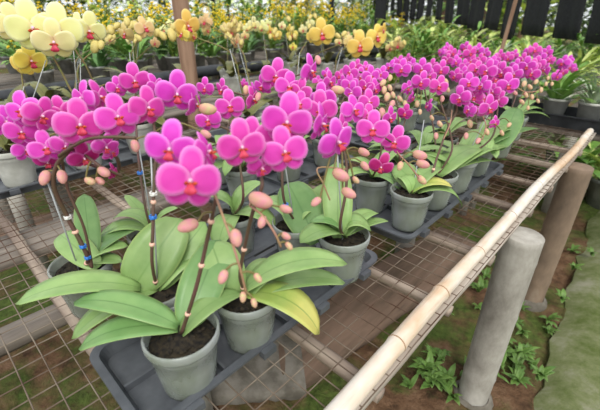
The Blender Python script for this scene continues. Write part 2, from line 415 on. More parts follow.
def clip_at(root, O, p, mat='clip_blue'):
    mb = MB()
    for dz in (0, .003): tube(mb, [p-O+V3((.0042*math.cos(q*.7), .0042*math.sin(q*.7), dz)) for q in range(10)], .0011, 6)
    ell(mb, p-O+V3((.004, -.002, .002)), (.003, .002, .003), 8, 5)
    mb.build('clip', mat, root)
AVOID = []
def auto_leaves(root, crown, n=5, ln=(.09, .13), mat='leaf_green', O=None, a0=None, w=(.038, .048), hgt=(.0, .05), face=False):
    a0 = R.uniform(0, 6.28) if a0 is None else a0
    for i in range(n):
        a = a0+(i % 2)*math.pi+R.uniform(-.6, .6); L = R.uniform(*ln); z = R.uniform(*hgt)
        mb = MB(); leaf(mb, crown-O+V3((.004*math.cos(a), .004*math.sin(a), -.003+.002*i)), crown-O+V3((L*math.cos(a), L*math.sin(a), z)), R.uniform(*w), R.uniform(.02, .035), n=9)
        mb.build('leaf', mat, root)
def orchid(x, y, label, group='magenta moth orchids on the mesh bench', flowers=(), stem=None, drange=(.3, .5), buds=(), branches=(), leaves=None, nleaf=5, size=.05,
           stake=None, clips=(), nodes=(), z0=TRAY_Z, pot='pot_plastic', key='m', hi=True, smat='stem_brown', dscale=1.0, lean=None, ps=1.0, leafmat='leaf_green', leaf_kw={}, cat='orchid', stem_r=.0026, br_r=1.0, br_mat='pedicel_pink', name='potted_orchid', stake_up=1.0):
    O = V3((x, y, z0)); root = empty(name, O, label, cat, group)
    pot_parts(root, ps, pot, hi)
    crown = O+V3((0, 0, .088*ps))
    if leaves is None: auto_leaves(root, crown, nleaf, O=O, mat=leafmat, **leaf_kw)
    else:
        for lf in leaves:
            (tx, ty, tz, wpx), kw = lf[:4], dict(lf[4]) if len(lf) > 4 else {}
            tip = at(tx, ty, tz); wpx *= 1.22; b0 = kw.pop('base', None); base = crown+V3((0, 0, -.002)) if b0 is None else at(*b0)
            mat = kw.pop('mat', leafmat)
            if kw.pop('face', 0): kw['nh'] = (CAM-tip).normalized()*.8+V3((0, 0, .25))
            dd = (depth_of(base)+depth_of(tip))/2
            mb = MB(); leaf(mb, base-O, tip-O, wpx*dd/F, kw.pop('arch', .025), **kw); mb.build('leaf', mat, root)
    # where every flower is
    fl = []
    for f in flowers:
        px, py, wd = f[:3]; o = dict(f[3]) if len(f) > 3 else {}
        d = o.pop('d', None) or min(max(size*F/wd, drange[0]), drange[1])
        fl.append((px, py, wd, d, o))
    P = [dep(a, b, d)-(CAM-dep(a, b, d)).normalized()*.028 for a, b, w_, d, o in fl]
    if stem is None and fl:
        mean = sum(P, V3())/len(P); top = V3((crown.x*.75+mean.x*.25, crown.y*.75+mean.y*.25, crown.z+(max(p.z for p in P)-crown.z)*.72))
        ctrl = [crown, crown.lerp(top, .5)+V3((.004, 0, 0)), top]
    elif stem: ctrl = [crown]+[dep(*q) for q in stem]
    else: ctrl = None
    paths = []
    if ctrl:
        full = ctrl+sort_path(P, ctrl[-1]); cp = catmull(full, 6); paths.append(cp)
        mb = MB(); m = len(cp); tube(mb, [q-O for q in cp], [stem_r*(1-.5*i/m) for i in range(m)], 8)
        mb.build('flower_stem', smat, root)
        for br in branches:
            b = [dep(*q) for q in br]; b = catmull([near_on(cp, b[0])]+b, 6); paths.append(b)
            mb = MB(); tube(mb, [q-O for q in b], .0013*br_r, 7); mb.build('branch', br_mat, root)
        for i in nodes:
            q = cp[int(i*6)]; mb = MB(); tube(mb, [q-O+V3((0, 0, -.002)), q-O, q-O+V3((0, 0, .003))], [stem_r*1.2, stem_r*1.55, stem_r*1.15], 8); mb.build('node_sheath', 'node_pale', root)
        if stake:
            mb = MB()
            if stake is True:
                t = ctrl[-1]; b_ = crown+V3((.008, -.006, -.03)); t = t+V3((.004, -.004, .0))+(t-crown).normalized()*.015*stake_up
            else: b_ = crown+V3((.006, -.006, -.03)); t = dep(*stake)
            tube(mb, [b_-O, t-O], .0013, 6); mb.build('stake', 'wire_grey', root)
        for c_ in clips: clip_at(root, O, near_on(cp, dep(*c_[:3])), c_[3] if len(c_) > 3 else 'clip_blue')
    for px, py, wd, d, o in fl:
        add_flower(root, O, px, py, wd, d, o.get('yaw', R.choice((1, 1, 1.9))*R.uniform(-26, 26)), o.get('pitch', R.uniform(-8, 20)), o.get('roll', R.uniform(-16, 16)), o.get('key', key), paths, hi)
    for b in buds:
        px, py, wd, d = b[:4]; add_bud(root, O, px, py, wd, d, b[4] if len(b) > 4 else 'p', b[5] if len(b) > 5 else None, paths)
    return root
# ------------------------------------------------------------------ ground
GZ = -.62
mb = MB(); n = 90; V = []; uv = []
def gz(x, y): return GZ + .012*math.sin(x*7.1+y*3)+.010*math.sin(y*9.3-x*4)+.008*math.sin(x*17+y*13)
def spread(i, n, lo, c0, c1, hi):
    t = i/n
    return lo+(c0-lo)*(t/.15) if t < .15 else (c0+(c1-c0)*((t-.15)/.7) if t < .85 else c1+(hi-c1)*((t-.85)/.15))
for i in range(n+1):
    for j in range(n+1):
        x = spread(i, n, -25, -2.5, 1.4, 12); y = spread(j, n, -6, -.6, 3.4, 30); V.append((x, y, gz(x, y))); uv.append((0, 0))
mb.add(V, [(i*(n+1)+j, (i+1)*(n+1)+j, (i+1)*(n+1)+j+1, i*(n+1)+j+1) for i in range(n) for j in range(n)], uv)
tag(mb.build('ground', 'soil'), kind='structure')
mb = MB(); V = []; nx, ny = 16, 60
for i in range(nx+1):
    for j in range(ny+1):
        y = -.4+4.6*j/ny; x = .08-.064*y+1.2*i/nx; e = min(i, nx-i, 1)
        V.append((x+(.008*math.sin(j*1.3)+.006*math.sin(j*2.9) if i == 0 else 0), y, GZ+.022+(.02 if e else -.02)+.003*math.sin(x*30+y*11)))
mb.add(V, [(i*(ny+1)+j, (i+1)*(ny+1)+j, (i+1)*(ny+1)+j+1, i*(ny+1)+j+1) for i in range(nx) for j in range(ny)])
V = []
for j in range(ny+1):
    y = -.4+4.6*j/ny; x = .08-.064*y+.008*math.sin(j*1.3)+.006*math.sin(j*2.9); V += [(x, y, GZ+.005), (x-.004, y, GZ-.06)]
mb.add(V, [(2*j, 2*j+2, 2*j+3, 2*j+1) for j in range(ny)])
tag(mb.build('path', 'mossy_concrete'), kind='structure')
# ------------------------------------------------------------------ mesh bench
XR, XL, Y0, Y1 = -.16, -1.62, -.55, 2.02
bench = empty('mesh_bench', (-.9, .8, GZ), 'long plant bench topped with rusty wire mesh over wooden crossbars', 'plant bench')
BO = V3((-.9, .8, GZ))
def bpart(mb, name, mat, smooth=True):
    mb.v = [tuple(V3(p)-BO) for p in mb.v]; return mb.build(name, mat, bench, smooth)
k = NT('mesh_wire')
k.color(k.mix(k.ramp(k.noise(3.2, 5, .7), [(.42, (0, 0, 0, 1)), (.6, (1, 1, 1, 1))]), srgb(78, 54, 40), srgb(132, 120, 106)))
k.rough(.7, .25); MT['mesh_wire'] = k.m
mb = MB()
y = Y0
while y < Y1:
    pts = [(XR+(XL-XR)*i/18, y+R.uniform(-.001, .001), .0012+R.uniform(-.0006, .0006)) for i in range(19)]; tube(mb, pts, .00105, 5); y += .0335
x = XR
while x > XL:
    pts = [(x+R.uniform(-.001, .001), Y0+(Y1-Y0)*i/26, -.0006+R.uniform(-.0006, .0006)) for i in range(27)]; tube(mb, pts, .00105, 5); x -= .0335
bpart(mb, 'wire_mesh', 'mesh_wire')
for y in (-.42, -.17, .085, .345, .575, .79, 1.075, 1.31, 1.53, 1.76):
    mb = MB(); a = V3((XR+.002, y+R.uniform(-.012, .012), -.024)); b = V3((XL, y+R.uniform(-.012, .012), -.02))
    plank(mb, a, b, R.uniform(.018, .026), .018, 26, .002); bpart(mb, 'crossbar', 'weathered_wood_across')
for X, wd in ((-.70, .05), (-1.02, .13), (-1.55, .05)):
    mb = MB(); plank(mb, (X, Y0, -.043), (X, Y1, -.043), wd, .026, 30, .003); bpart(mb, 'bearer', 'weathered_wood')
for X, yy in ((-.70, .3), (-.70, 1.5), (-1.55, .3), (-1.55, 1.5)):
    mb = MB(); tube(mb, [(X, yy, GZ-.03), (X, yy, -.06)], [.045, .042], 18); bpart(mb, 'leg', 'grey_post')
# split bamboo lath below the rail
mb = MB(); plank(mb, (-.168, Y0, -.006), (-.168, Y1, -.006), .018, .014, 30, .0015)
bpart(mb, 'edge_lath', 'lath_wood')
# bamboo rail: swollen nodes, slightly bent
mb = MB(); pts = []; rad = []; L0, L1 = -.5, 1.97; nn = 140
nodes_y = [-.42, -.1, .16, .395, .56, .74, .95, 1.2, 1.44, 1.66, 1.85]
for i in range(nn+1):
    y = L0+(L1-L0)*i/nn; dn = min(abs(y-q) for q in nodes_y)
    pts.append((-.178+.004*math.sin(y*4.2+.6)+.002*math.sin(y*9), y, .0165+.001*math.sin(y*6)))
    rad.append((.0150-.0022*(y-L0)/(L1-L0))+.0018*math.exp(-(dn/.007)**2)-.0006*math.exp(-((dn-.014)/.007)**2))
tube(mb, pts, rad, 20)
rail = tag(mb.build('bamboo_rail', 'bamboo'), 'pale bamboo pole laid along the edge of the mesh bench', 'bamboo pole')
for q in nodes_y[2:]:
    i = min(range(nn+1), key=lambda a: abs(pts[a][1]-q)); c = V3(pts[i]); mb = MB()
    tube(mb, [c+V3((0, -.0016, 0)), c, c+V3((0, .0016, 0))], [rad[i]*.985, rad[i]*1.025, rad[i]*.985], 20); mb.build('node_ring', 'node_dark', rail)
def post(x, y, top, r0, r1, mat, label, tilt=(0, 0)):
    mb = MB(); pts = []; rad = []; hgt = top-GZ
    for i in range(41):
        t = i/40; z = GZ-.04+(hgt+.04)*t; dn = min(abs(z-q) for q in (GZ+.12, GZ+.36, top-.07))
        pts.append((x+tilt[0]*(1-t), y+tilt[1]*(1-t), z)); rad.append(r0+(r1-r0)*t+.0022*math.exp(-(dn/.006)**2))
    pts.append((x, y, top+.002)); rad.append(r1-.003); pts.append((x, y, top+.0035)); rad.append(r1-.012)
    tube(mb, pts, rad, 28)
    o = empty('bench_post', (x, y, GZ), label, 'post', 'posts beside the bench rail'); mb.v = [tuple(V3(p)-o.location) for p in mb.v]
    mb.build('shaft', mat, o)
    mb = MB(); lathe(mb, [(r0+.012, -.02), (r0+.02, .0), (r0+.016, .018), (r0+.002, .03)], 20, jit=.004); mb.build('footing', 'slab_grey', o)
    return o
post(-.137, .93, -.0125, .044, .044, 'grey_post', 'thick pale grey post with flat round top beside the bamboo rail')
post(-.135, 1.55, -.0125, .044, .044, 'brown_post', 'thick brownish post behind the pale grey one beside the bamboo rail')
# boards and slabs lying on the ground beneath the mesh
for (p0, p1, wd, mat, nm, lab) in (
    ((-.66, .55), (-.52, 1.75), .26, 'old_board', 'ground_board', 'brown weathered board on the ground beneath the mesh'),
    ((-.93, .30), (-.62, .66), .30, 'slab_grey', 'stone_slab', 'grey stone slab on mossy ground beneath the front plant tray'),
    ((-2.25, .05), (-2.1, .95), .28, 'old_board', 'ground_board', 'tan board on the ground beneath the far side of the mesh')):
    mb = MB(); plank(mb, (*p0, GZ+.04), (*p1, GZ+.04), wd, .05, 20, .005)
    tag(mb.build(nm, mat, None, True), lab, 'board' if 'board' in nm else 'slab')
# weeds
WE = []
for v in range(4):
    r = random.Random(v+50); mb = MB()
    for i in range(r.randint(7, 11)):
        a = r.uniform(0, 6.3); L = r.uniform(.025, .05); z = r.uniform(.015, .045)
        leaf(mb, (0, 0, .0), (L*math.cos(a), L*math.sin(a), z), r.uniform(.012, .022), .012, n=4, th=.0006, sharp=.8)
    WE.append(mb.data('weed', ['weed_green']))
i = 0
for px, py, c in ((455, 300, 9), (445, 375, 8), (505, 300, 8), (500, 350, 11), (520, 370, 8), (480, 285, 5), (300, 375, 3), (548, 330, 4), (565, 260, 4), (430, 385, 5)):
    for q in range(c):
        p = at(px+R.gauss(0, 13), py+R.gauss(0, 15), GZ)
        o = link('weed', WE[i % 4]); o.location = (p.x, p.y, gz(p.x, p.y)-.002 if p.x < .06-.064*p.y else GZ+.04); o.rotation_euler.z = R.uniform(0, 6.3); o.scale = [R.uniform(.7, 1.3)]*3
        tag(o, 'small green weed sprouting from the soil beside the bench posts', 'weed', 'weeds on the ground'); i += 1
# ------------------------------------------------------------------ trays
def rrect(x0, x1, y0, y1, r, z, k=5):
    out = []
    for cx, cy, a in ((x1-r, y1-r, 0), (x0+r, y1-r, 90), (x0+r, y0+r, 180), (x1-r, y0+r, 270)):
        for i in range(k+1):
            q = math.radians(a+90*i/k); out.append((cx+r*math.cos(q), cy+r*math.sin(q), z))
    return out
def tray(x0, x1, y0, y1, label, h=.026, mat='tray_plastic', group='black plant trays', z0=.0035):
    cx, cy = (x0+x1)/2, (y0+y1)/2; a, b = (x1-x0)/2, (y1-y0)/2
    o = empty('plant_tray', (cx, cy, z0), label, 'tray', group); mb = MB()
    loops = [rrect(-a+.012, a-.012, -b+.012, b-.012, .018, 0), rrect(-a+.004, a-.004, -b+.004, b-.004, .022, h-.004), rrect(-a-.003, a+.003, -b-.003, b+.003, .026, h-.004), rrect(-a-.003, a+.003, -b-.003, b+.003, .026, h),
             rrect(-a+.008, a-.008, -b+.008, b-.008, .02, h), rrect(-a+.015, a-.015, -b+.015, b-.015, .016, .008)]
    n = len(loops[0]); V = [p for l in loops for p in l]
    Fc = [(i*n+j, i*n+(j+1) % n, (i+1)*n+(j+1) % n, (i+1)*n+j) for i in range(5) for j in range(n)]
    Fc += [tuple(range(n))[::-1], tuple(5*n+j for j in range(n))]; mb.add(V, Fc)
    mb.build('tray_shell', mat, o, False)
    mb = MB(); ny_ = max(2, round((y1-y0)/.115))
    for i in range(1, ny_):
        yy = -b+(2*b)*i/ny_; box(mb, (-a+.014, yy-.002, .007), (a-.014, yy+.002, .019))
    box(mb, (-.002, -b+.014, .007), (.002, b-.014, .019)); mb.build('divider', mat, o, False)
    for sx in (-1, 1):
        for i in range(ny_):
            yy = -b+(2*b)*(i+.5)/ny_; mb = MB(); xs = sx*(a+.006)
            box(mb, (min(xs-.006, xs+.006), yy-.012, h-.014), (max(xs-.006, xs+.006), yy+.012, h-.002)); mb.build('lug', mat, o, False)
    return o
tray(-.49, -.312, .066, .565, 'dark grey plastic tray under the pots at the near end of the bench')
tray(-.675, -.503, .19, .62, 'dark grey plastic tray tucked behind the tray at the near end of the bench')
tray(-.56, -.30, .66, 1.275, 'dark grey plastic tray under the second cluster of pots along the rail')
tray(-.95, -.69, .48, 1.0, 'dark plastic tray in the third row from the bamboo rail')
tray(-.95, -.66, 1.12, 1.72, 'dark plastic tray at the far end of the bench under magenta orchids')
tray(-1.52, -1.23, .08, .66, 'grey plastic tray at the far side of the bench under yellow orchids')
tray(-1.30, -1.02, .80, 1.4, 'black plastic tray under yellow orchids behind the magenta ones')
# ------------------------------------------------------------------ magenta orchids
def fo(**k): return k
orchid(-.352, .150, 'magenta orchid in the clear grey pot at the near corner of the front tray',
  flowers=[(190, 181, 62, fo(yaw=4, roll=-10, pitch=6, d=.325)), (170, 149, 50, fo(yaw=-14, roll=-14, d=.35)), (208, 152, 40, fo(yaw=62, roll=-10, d=.37)), (242, 147, 48, fo(yaw=8, roll=4, d=.37))],
  stem=[(196, 288, .44), (206, 245, .42), (213, 212, .40), (214, 192, .385)], nodes=(.5, 1.6, 2.7),
  branches=[[(217, 200, .38), (230, 236, .37), (240, 268, .375), (246, 292, .39)]],
  buds=[(188, 226, 17, .38, 'p', -70), (236, 238, 15, .37, 'p', 15), (223, 277, 12, .37, 'p', -20), (258, 278, 9, .38, 'b', 40), (243, 297, 9, .39, 'b', 0), (254, 303, 8, .39, 'b', 20)],
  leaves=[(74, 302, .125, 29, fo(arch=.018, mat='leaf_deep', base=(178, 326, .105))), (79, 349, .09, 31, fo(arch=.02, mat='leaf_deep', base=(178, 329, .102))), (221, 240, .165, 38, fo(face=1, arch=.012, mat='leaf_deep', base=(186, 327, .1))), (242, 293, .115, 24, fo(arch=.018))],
  drange=(.3, .42))
orchid(-.350, .255, 'orchid in the front tray with a long yellowing leaf drooping over the tray edge',
  flowers=[(285, 152, 46, fo(yaw=6, roll=14, d=.385)), (287, 122, 50, fo(yaw=0, roll=-8, d=.40)), (256, 140, 42, fo(yaw=-20, roll=20, d=.43)), (338, 142, 42, fo(yaw=48, roll=24, d=.42, pitch=18)), (322, 124, 36, fo(yaw=70, roll=4, d=.44)), (300, 104, 24, fo(d=.5)), (262, 168, 30, fo(yaw=30, pitch=40, d=.40))],
  stem=[(240, 276, .50), (247, 236, .46), (254, 208, .435), (262, 186, .42)], nodes=(.6, 1.8),
  branches=[[(250, 205, .42), (262, 215, .40), (274, 232, .40), (281, 247, .41)]],
  buds=[(261, 200, 21, .40, 'p', 70), (286, 209, 11, .41, 'p', 70), (262, 222, 11, .40, 'p', -20), (286, 236, 9, .41, 'p', 60), (289, 246, 8, .41, 'b', 40), (341, 175, 15, .43, 'p', 60), (349, 193, 13, .44, 'p', 60), (316, 202, 10, .44, 'p', -50), (356, 180, 7, .46, 'b', 40)],
  leaves=[(347, 264, .135, 34, fo(arch=.03, base=(243, 291, .108))), (319, 334, .055, 34, fo(arch=.03, mat='leaf_yellow', base=(246, 293, .105))), (211, 242, .165, 40, fo(arch=.02, face=1, base=(230, 300, .1))), (283, 266, .12, 30, fo(arch=.02)), (345, 283, .085, 28, fo(arch=.02))],
  drange=(.36, .5))
orchid(-.458, .172, 'orchid on a straight blue-clipped stake behind the nearest pot, with broad long leaf',
  flowers=[(177, 94, 40, fo(yaw=4, roll=-8, d=.50)), (148, 108, 38, fo(yaw=24, roll=-6, d=.48)), (118, 117, 42, fo(yaw=6, roll=4, d=.46)), (196, 104, 28, fo(yaw=64, d=.52)), (106, 147, 26, fo(yaw=20, pitch=40, d=.47))],
  stem=[(152, 262, .52), (153, 225, .505), (154, 180, .50), (156, 146, .495)], nodes=(.4, 1.5, 2.6),
  stake=(150, 138, .49), clips=[(152, 218, .50), (152, 198, .50, 'clip_white')],
  buds=[(208, 109, 15, .5, 'b', 80), (135, 146, 11, .48, 'p', 20), (206, 134, 10, .5, 'p', 60)],
  leaves=[(16, 304, .12, 33, fo(arch=.022, base=(140, 288, .11))), (181, 219, .185, 44, fo(face=1, arch=.014, base=(133, 290, .1))), (206, 248, .125, 34, fo(arch=.02)), (72, 339, .075, 26, fo(arch=.015)), (205, 222, .17, 26, fo(face=1, arch=.01))],
  drange=(.44, .54))
orchid(-.615, .118, 'orchid with two clipped leaning stems on bare mesh beside the front tray',
  flowers=[(80, 125, 46, fo(yaw=4, roll=-4, d=.46)), (46, 148, 32, fo(yaw=-6, roll=6, d=.50)), (42, 116, 34, fo(yaw=20, roll=-28, d=.49)), (22, 110, 34, fo(yaw=-30, d=.5)), (22, 132, 32, fo(yaw=-10, d=.52)), (6, 122, 30, fo(d=.52)), (82, 98, 30, fo(yaw=-55, d=.5)), (100, 97, 30, fo(yaw=50, roll=10, d=.52)), (66, 146, 30, fo(pitch=25, d=.49)), (84, 158, 30, fo(pitch=40, yaw=15, d=.50, key='d')), (48, 162, 26, fo(pitch=45, d=.52, key='d')), (114, 172, 16, fo(yaw=60, d=.52, key='d')), (112, 152, 20, fo(yaw=40, pitch=20, d=.5)), (26, 150, 24, fo(d=.54)), (62, 112, 28, fo(yaw=-20, d=.53))],
  stem=[(88, 258, .58), (68, 218, .55), (54, 187, .52), (57, 165, .505), (70, 148, .485)], nodes=(.7, 1.8), stem_r=.0034, br_r=1.6, br_mat='stem_brown',
  branches=[[(60, 155, .49), (85, 140, .46), (110, 137, .45), (136, 138, .45)], [(92, 266, .59), (84, 228, .56), (68, 190, .535), (62, 160, .51)], [(78, 150, .5), (100, 166, .5), (122, 176, .52)]],
  stake=(48, 183, .52), clips=[(86, 256, .58), (80, 244, .575), (66, 222, .55, 'clip_white')],
  buds=[(45, 178, 13, .51, 'p', -10), (62, 177, 12, .5, 'p', 20), (90, 181, 10, .5, 'b', 70), (104, 172, 12, .5, 'p', 60), (100, 181, 9, .51, 'p', 60)],
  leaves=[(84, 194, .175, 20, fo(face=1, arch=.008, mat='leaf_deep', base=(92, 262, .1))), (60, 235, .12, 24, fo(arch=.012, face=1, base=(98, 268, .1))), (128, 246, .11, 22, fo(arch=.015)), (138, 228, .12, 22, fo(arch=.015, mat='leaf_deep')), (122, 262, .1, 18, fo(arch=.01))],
  drange=(.42, .56), z0=.004)
orchid(-.605, .245, 'orchid with arched pale leaves between two thin stakes, behind the broad upright leaf',
  flowers=[(135, 81, 30, fo(yaw=-4, d=.68)), (117, 88, 20, fo(yaw=10, d=.68)), (156, 86, 22, fo(yaw=40, d=.67))],
  stem=[(147, 215, .66), (141, 180, .66), (137, 140, .66), (138, 112, .67)], stake=(134, 118, .66), clips=[(141, 176, .66)],
  buds=[(104, 95, 8, .68, 'b'), (98, 91, 7, .68, 'b')],
  leaves=[(113, 219, .13, 17, fo(arch=.03)), (96, 244, .095, 20, fo(arch=.03)), (125, 195, .155, 11, fo(arch=.012)), (178, 208, .15, 14, fo(arch=.015)), (190, 235, .12, 22, fo(arch=.02))])
orchid(-.555, .39, 'orchid in the tray tucked behind the front tray, hidden by blurred magenta blooms',
  flowers=[(230, 106, 29, fo(yaw=0, d=.67)), (208, 120, 26, fo(yaw=-12, d=.66)), (253, 99, 22, fo(yaw=60, d=.68, roll=20)), (222, 90, 20, fo(yaw=-50, d=.70)), (205, 88, 18, fo(d=.7))],
  stem=[(243, 200, .67), (240, 165, .66), (236, 135, .66)], buds=[(258, 97, 8, .68, 'p'), (246, 90, 8, .68, 'b')], drange=(.6, .72),
  leaves=[(205, 195, .15, 20, fo(arch=.02)), (262, 182, .16, 20, fo(arch=.02)), (275, 225, .1, 22, fo(arch=.02)), (218, 248, .09, 22, fo(arch=.02))])
orchid(-.438, .452, 'orchid with a large upright leaf and blue clipped stake behind the front tray pots',
  flowers=[(276, 76, 30, fo(yaw=0, d=.68)), (289, 87, 28, fo(yaw=10, d=.67)), (311, 71, 28, fo(yaw=58, roll=10, d=.66)), (300, 92, 24, fo(d=.66)), (262, 86, 20, fo(yaw=-40, d=.7))],
  stem=[(284, 200, .66), (282, 160, .65), (281, 120, .66)], stake=(278, 120, .64), clips=[(278, 220, .66)], drange=(.6, .72), buds=[(318, 60, 8, .68, 'p')],
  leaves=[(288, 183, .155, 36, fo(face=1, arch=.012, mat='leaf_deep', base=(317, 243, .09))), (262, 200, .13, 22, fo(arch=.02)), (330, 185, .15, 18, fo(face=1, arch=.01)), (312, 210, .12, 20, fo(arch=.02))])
orchid(-.345, .480, 'orchid in the last pot at the rail corner of the front tray',
  flowers=[(322, 100, 30, fo(d=.60)), (320, 110, 34, fo(yaw=-6, d=.58)), (354, 110, 28, fo(yaw=38, d=.60)), (330, 82, 20, fo(yaw=50, d=.66)), (373, 129, 33, fo(yaw=0, roll=2, d=.575)), (342, 128, 26, fo(yaw=60, d=.57)), (395, 142, 29, fo(yaw=-4, d=.62)), (368, 115, 22, fo(yaw=16, d=.62))],
  stem=[(340, 225, .62), (346, 190, .60), (346, 160, .595), (340, 138, .59)], drange=(.5, .68), stake=(336, 132, .59),
  branches=[[(318, 168, .56), (324, 185, .555), (330, 200, .56)], [(398, 153, .63), (410, 166, .63), (421, 181, .64)]],
  buds=[(338, 90, 11, .6, 'b', 80), (364, 152, 10, .6, 'p', 60), (365, 166, 9, .6, 'p', 40), (420, 155, 12, .63, 'p', 70), (423, 164, 11, .63, 'p', 70), (400, 166, 8, .62, 'b', -20), (422, 180, 9, .64, 'b', 40)],
  leaves=[(337, 162, .215, 26, fo(face=1, arch=.012, base=(338, 238, .1))), (371, 231, .115, 24, fo(arch=.03)), (388, 221, .10, 13, fo(arch=.012)), (377, 213, .115, 17, fo(arch=.02)), (300, 243, .12, 26, fo(arch=.02)), (310, 222, .13, 18, fo(arch=.02, mat='leaf_deep'))])
# second tray along the rail
orchid(-.347, .735, 'orchid at the near rail corner of the second tray, strap leaf over its rim',
  flowers=[(469, 83, 19), (482, 86, 19), (460, 98, 21), (474, 97, 18), (489, 108, 23), (499, 100, 16), (469, 110, 16), (479, 109, 16), (493, 92, 15), (495, 123, 13, fo(yaw=50)), (484, 98, 17), (464, 90, 16)], size=.047,
  stem=[(428, 182, .85), (438, 155, .86), (447, 130, .88), (456, 113, .9)], drange=(.84, .96), stake=(424, 120, .86), smat='stem_brown', nodes=(1.5,),
  branches=[[(444, 138, .87), (450, 124, .88), (452, 110, .9)], [(482, 112, .9), (486, 126, .9), (482, 140, .9)]],
  buds=[(470, 124, 7, .9, 'b'), (487, 132, 6, .9, 'b'), (466, 136, 6, .9, 'p'), (509, 125, 5, .92, 'b'), (502, 133, 5, .92, 'b'), (478, 141, 6, .9, 'p'), (440, 124, 6, .88, 'b'), (436, 136, 6, .88, 'p')],
  leaves=[(396, 165, .135, 20, fo(face=1, arch=.014, base=(420, 192, .1))), (462, 207, .075, 15, fo(arch=.03, base=(418, 193, .105))), (398, 178, .12, 16, fo(arch=.02)), (440, 168, .14, 18, fo(arch=.02)), (452, 187, .12, 18, fo(arch=.02, mat='leaf_yellow'))])
orchid(-.460, .745, 'orchid with one dark drooping bloom, behind the near corner pot of the second tray',
  flowers=[(381, 167, 25, fo(yaw=6, pitch=30, roll=-14, key='d', d=.78)), (390, 118, 20, fo(yaw=50, d=.8)), (369, 102, 23, fo(d=.8)), (375, 89, 18, fo(yaw=40, d=.82)), (366, 86, 18, fo(yaw=-30, d=.82)), (352, 93, 21, fo(d=.82)), (405, 113, 15, fo(key='d', d=.84))],
  stem=[(378, 165, .86), (382, 140, .84), (378, 120, .83)], buds=[(382, 113, 9, .82, 'p'), (387, 97, 8, .82, 'b'), (384, 90, 7, .82, 'b'), (383, 83, 7, .82, 'b'), (392, 104, 7, .82, 'p')],
  leaves=[(350, 160, .14, 16, fo(arch=.02)), (398, 150, .15, 16, fo(arch=.02)), (345, 178, .11, 15, fo(arch=.02)), (400, 190, .09, 15, fo(arch=.02, mat='leaf_deep'))])
orchid(-.350, .875, 'orchid with two broad bright leaves in the second rail-side pot of the second tray',
  flowers=[(421, 82, 19), (439, 86, 19), (408, 88, 14), (412, 98, 12, fo(yaw=60)), (428, 106, 13, fo(yaw=-60)), (430, 76, 13)], size=.047, drange=(.92, 1.05),
  stem=[(452, 150, .93), (448, 125, .96), (440, 100, .98)], buds=[(442, 99, 6, .98, 'p'), (417, 104, 6, .98, 'b'), (400, 99, 6, .98, 'b'), (405, 104, 6, .98, 'b'), (432, 118, 5, .95, 'b'), (420, 112, 5, .95, 'b')],
  leaves=[(479, 149, .135, 25, fo(arch=.025, base=(438, 176, .1))), (497, 151, .12, 20, fo(arch=.03, base=(452, 170, .1))), (508, 146, .11, 15, fo(arch=.02)), (420, 155, .14, 14, fo(arch=.02)), (496, 162, .08, 13, fo(arch=.02))])
orchid(-.465, .885, 'orchid behind the broad bright leaves in the second tray, blooms packed in a dense head',
  flowers=[(350, 72, 18), (360, 77, 17), (371, 76, 18), (381, 74, 15), (350, 84, 18), (362, 92, 16), (376, 82, 15), (343, 82, 12), (356, 66, 12), (366, 68, 12), (358, 100, 16)], drange=(.9, 1.02), size=.046, hi=True,
  buds=[(390, 78, 6, .95, 'b'), (390, 88, 6, .95, 'b'), (393, 95, 6, .95, 'b')])
orchid(-.352, 1.01, 'orchid with an upright blue-green leaf in the third rail-side pot of the second tray',
  flowers=[(487, 71, 20), (476, 69, 16), (502, 73, 19), (508, 85, 21), (498, 70, 14), (514, 74, 16), (496, 80, 14, fo(key='d'))], size=.049, drange=(.95, 1.06), stake=True,
  stem=[(490, 140, 1.0), (497, 115, 1.0), (498, 92, 1.0)],
  buds=[(524, 84, 6, 1.0, 'b'), (526, 95, 5, 1.0, 'b'), (532, 97, 5, 1.0, 'b'), (530, 87, 5, 1.0, 'b'), (541, 90, 5, 1.0, 'b'), (536, 82, 5, 1.0, 'b'), (522, 102, 5, 1.0, 'b'), (546, 84, 4, 1.0, 'b'), (515, 93, 5, 1.0, 'p'), (538, 101, 4, 1.0, 'b'), (528, 108, 4, 1.0, 'b')],
  branches=[[(512, 84, 1.0), (526, 92, 1.0), (542, 90, 1.0)]],
  leaves=[(517, 108, .17, 20, fo(face=1, arch=.01, mat='leaf_deep', base=(498, 150, .1))), (540, 129, .09, 12, fo(arch=.03, mat='leaf_deep')), (480, 130, .15, 14, fo(arch=.02)), (508, 124, .14, 18, fo(arch=.02))])
orchid(-.465, 1.02, 'orchid in the third pot of the second tray, second row from the rail',
  flowers=[(455, 76, 14), (463, 74, 14), (441, 70, 17), (402, 69, 18), (422, 69, 18), (390, 67, 14), (412, 66, 13), (432, 66, 13)], drange=(1.0, 1.12), size=.049, stem=[(435, 150, 1.02), (432, 120, 1.04), (425, 92, 1.06)],
  buds=[(446, 82, 6, 1.05, 'b'), (448, 90, 5, 1.05, 'b')])
orchid(-.358, 1.17, 'orchid in the far rail-side pot of the second tray',
  flowers=[(527, 66, 16), (520, 72, 14), (532, 73, 16), (538, 64, 14), (523, 60, 12), (533, 67, 14), (545, 70, 12), (516, 66, 12)], drange=(1.12, 1.25), size=.047, buds=[(548, 78, 4, 1.2, 'b'), (552, 84, 4, 1.2, 'b')])
orchid(-.475, 1.17, 'orchid in the far inner pot of the second tray',
  flowers=[(456, 62, 12), (471, 61, 12), (480, 60, 12), (492, 62, 12), (465, 66, 12), (447, 60, 11)], drange=(1.2, 1.35), size=.045, stem=[(475, 130, 1.2), (472, 100, 1.22), (468, 78, 1.24)])
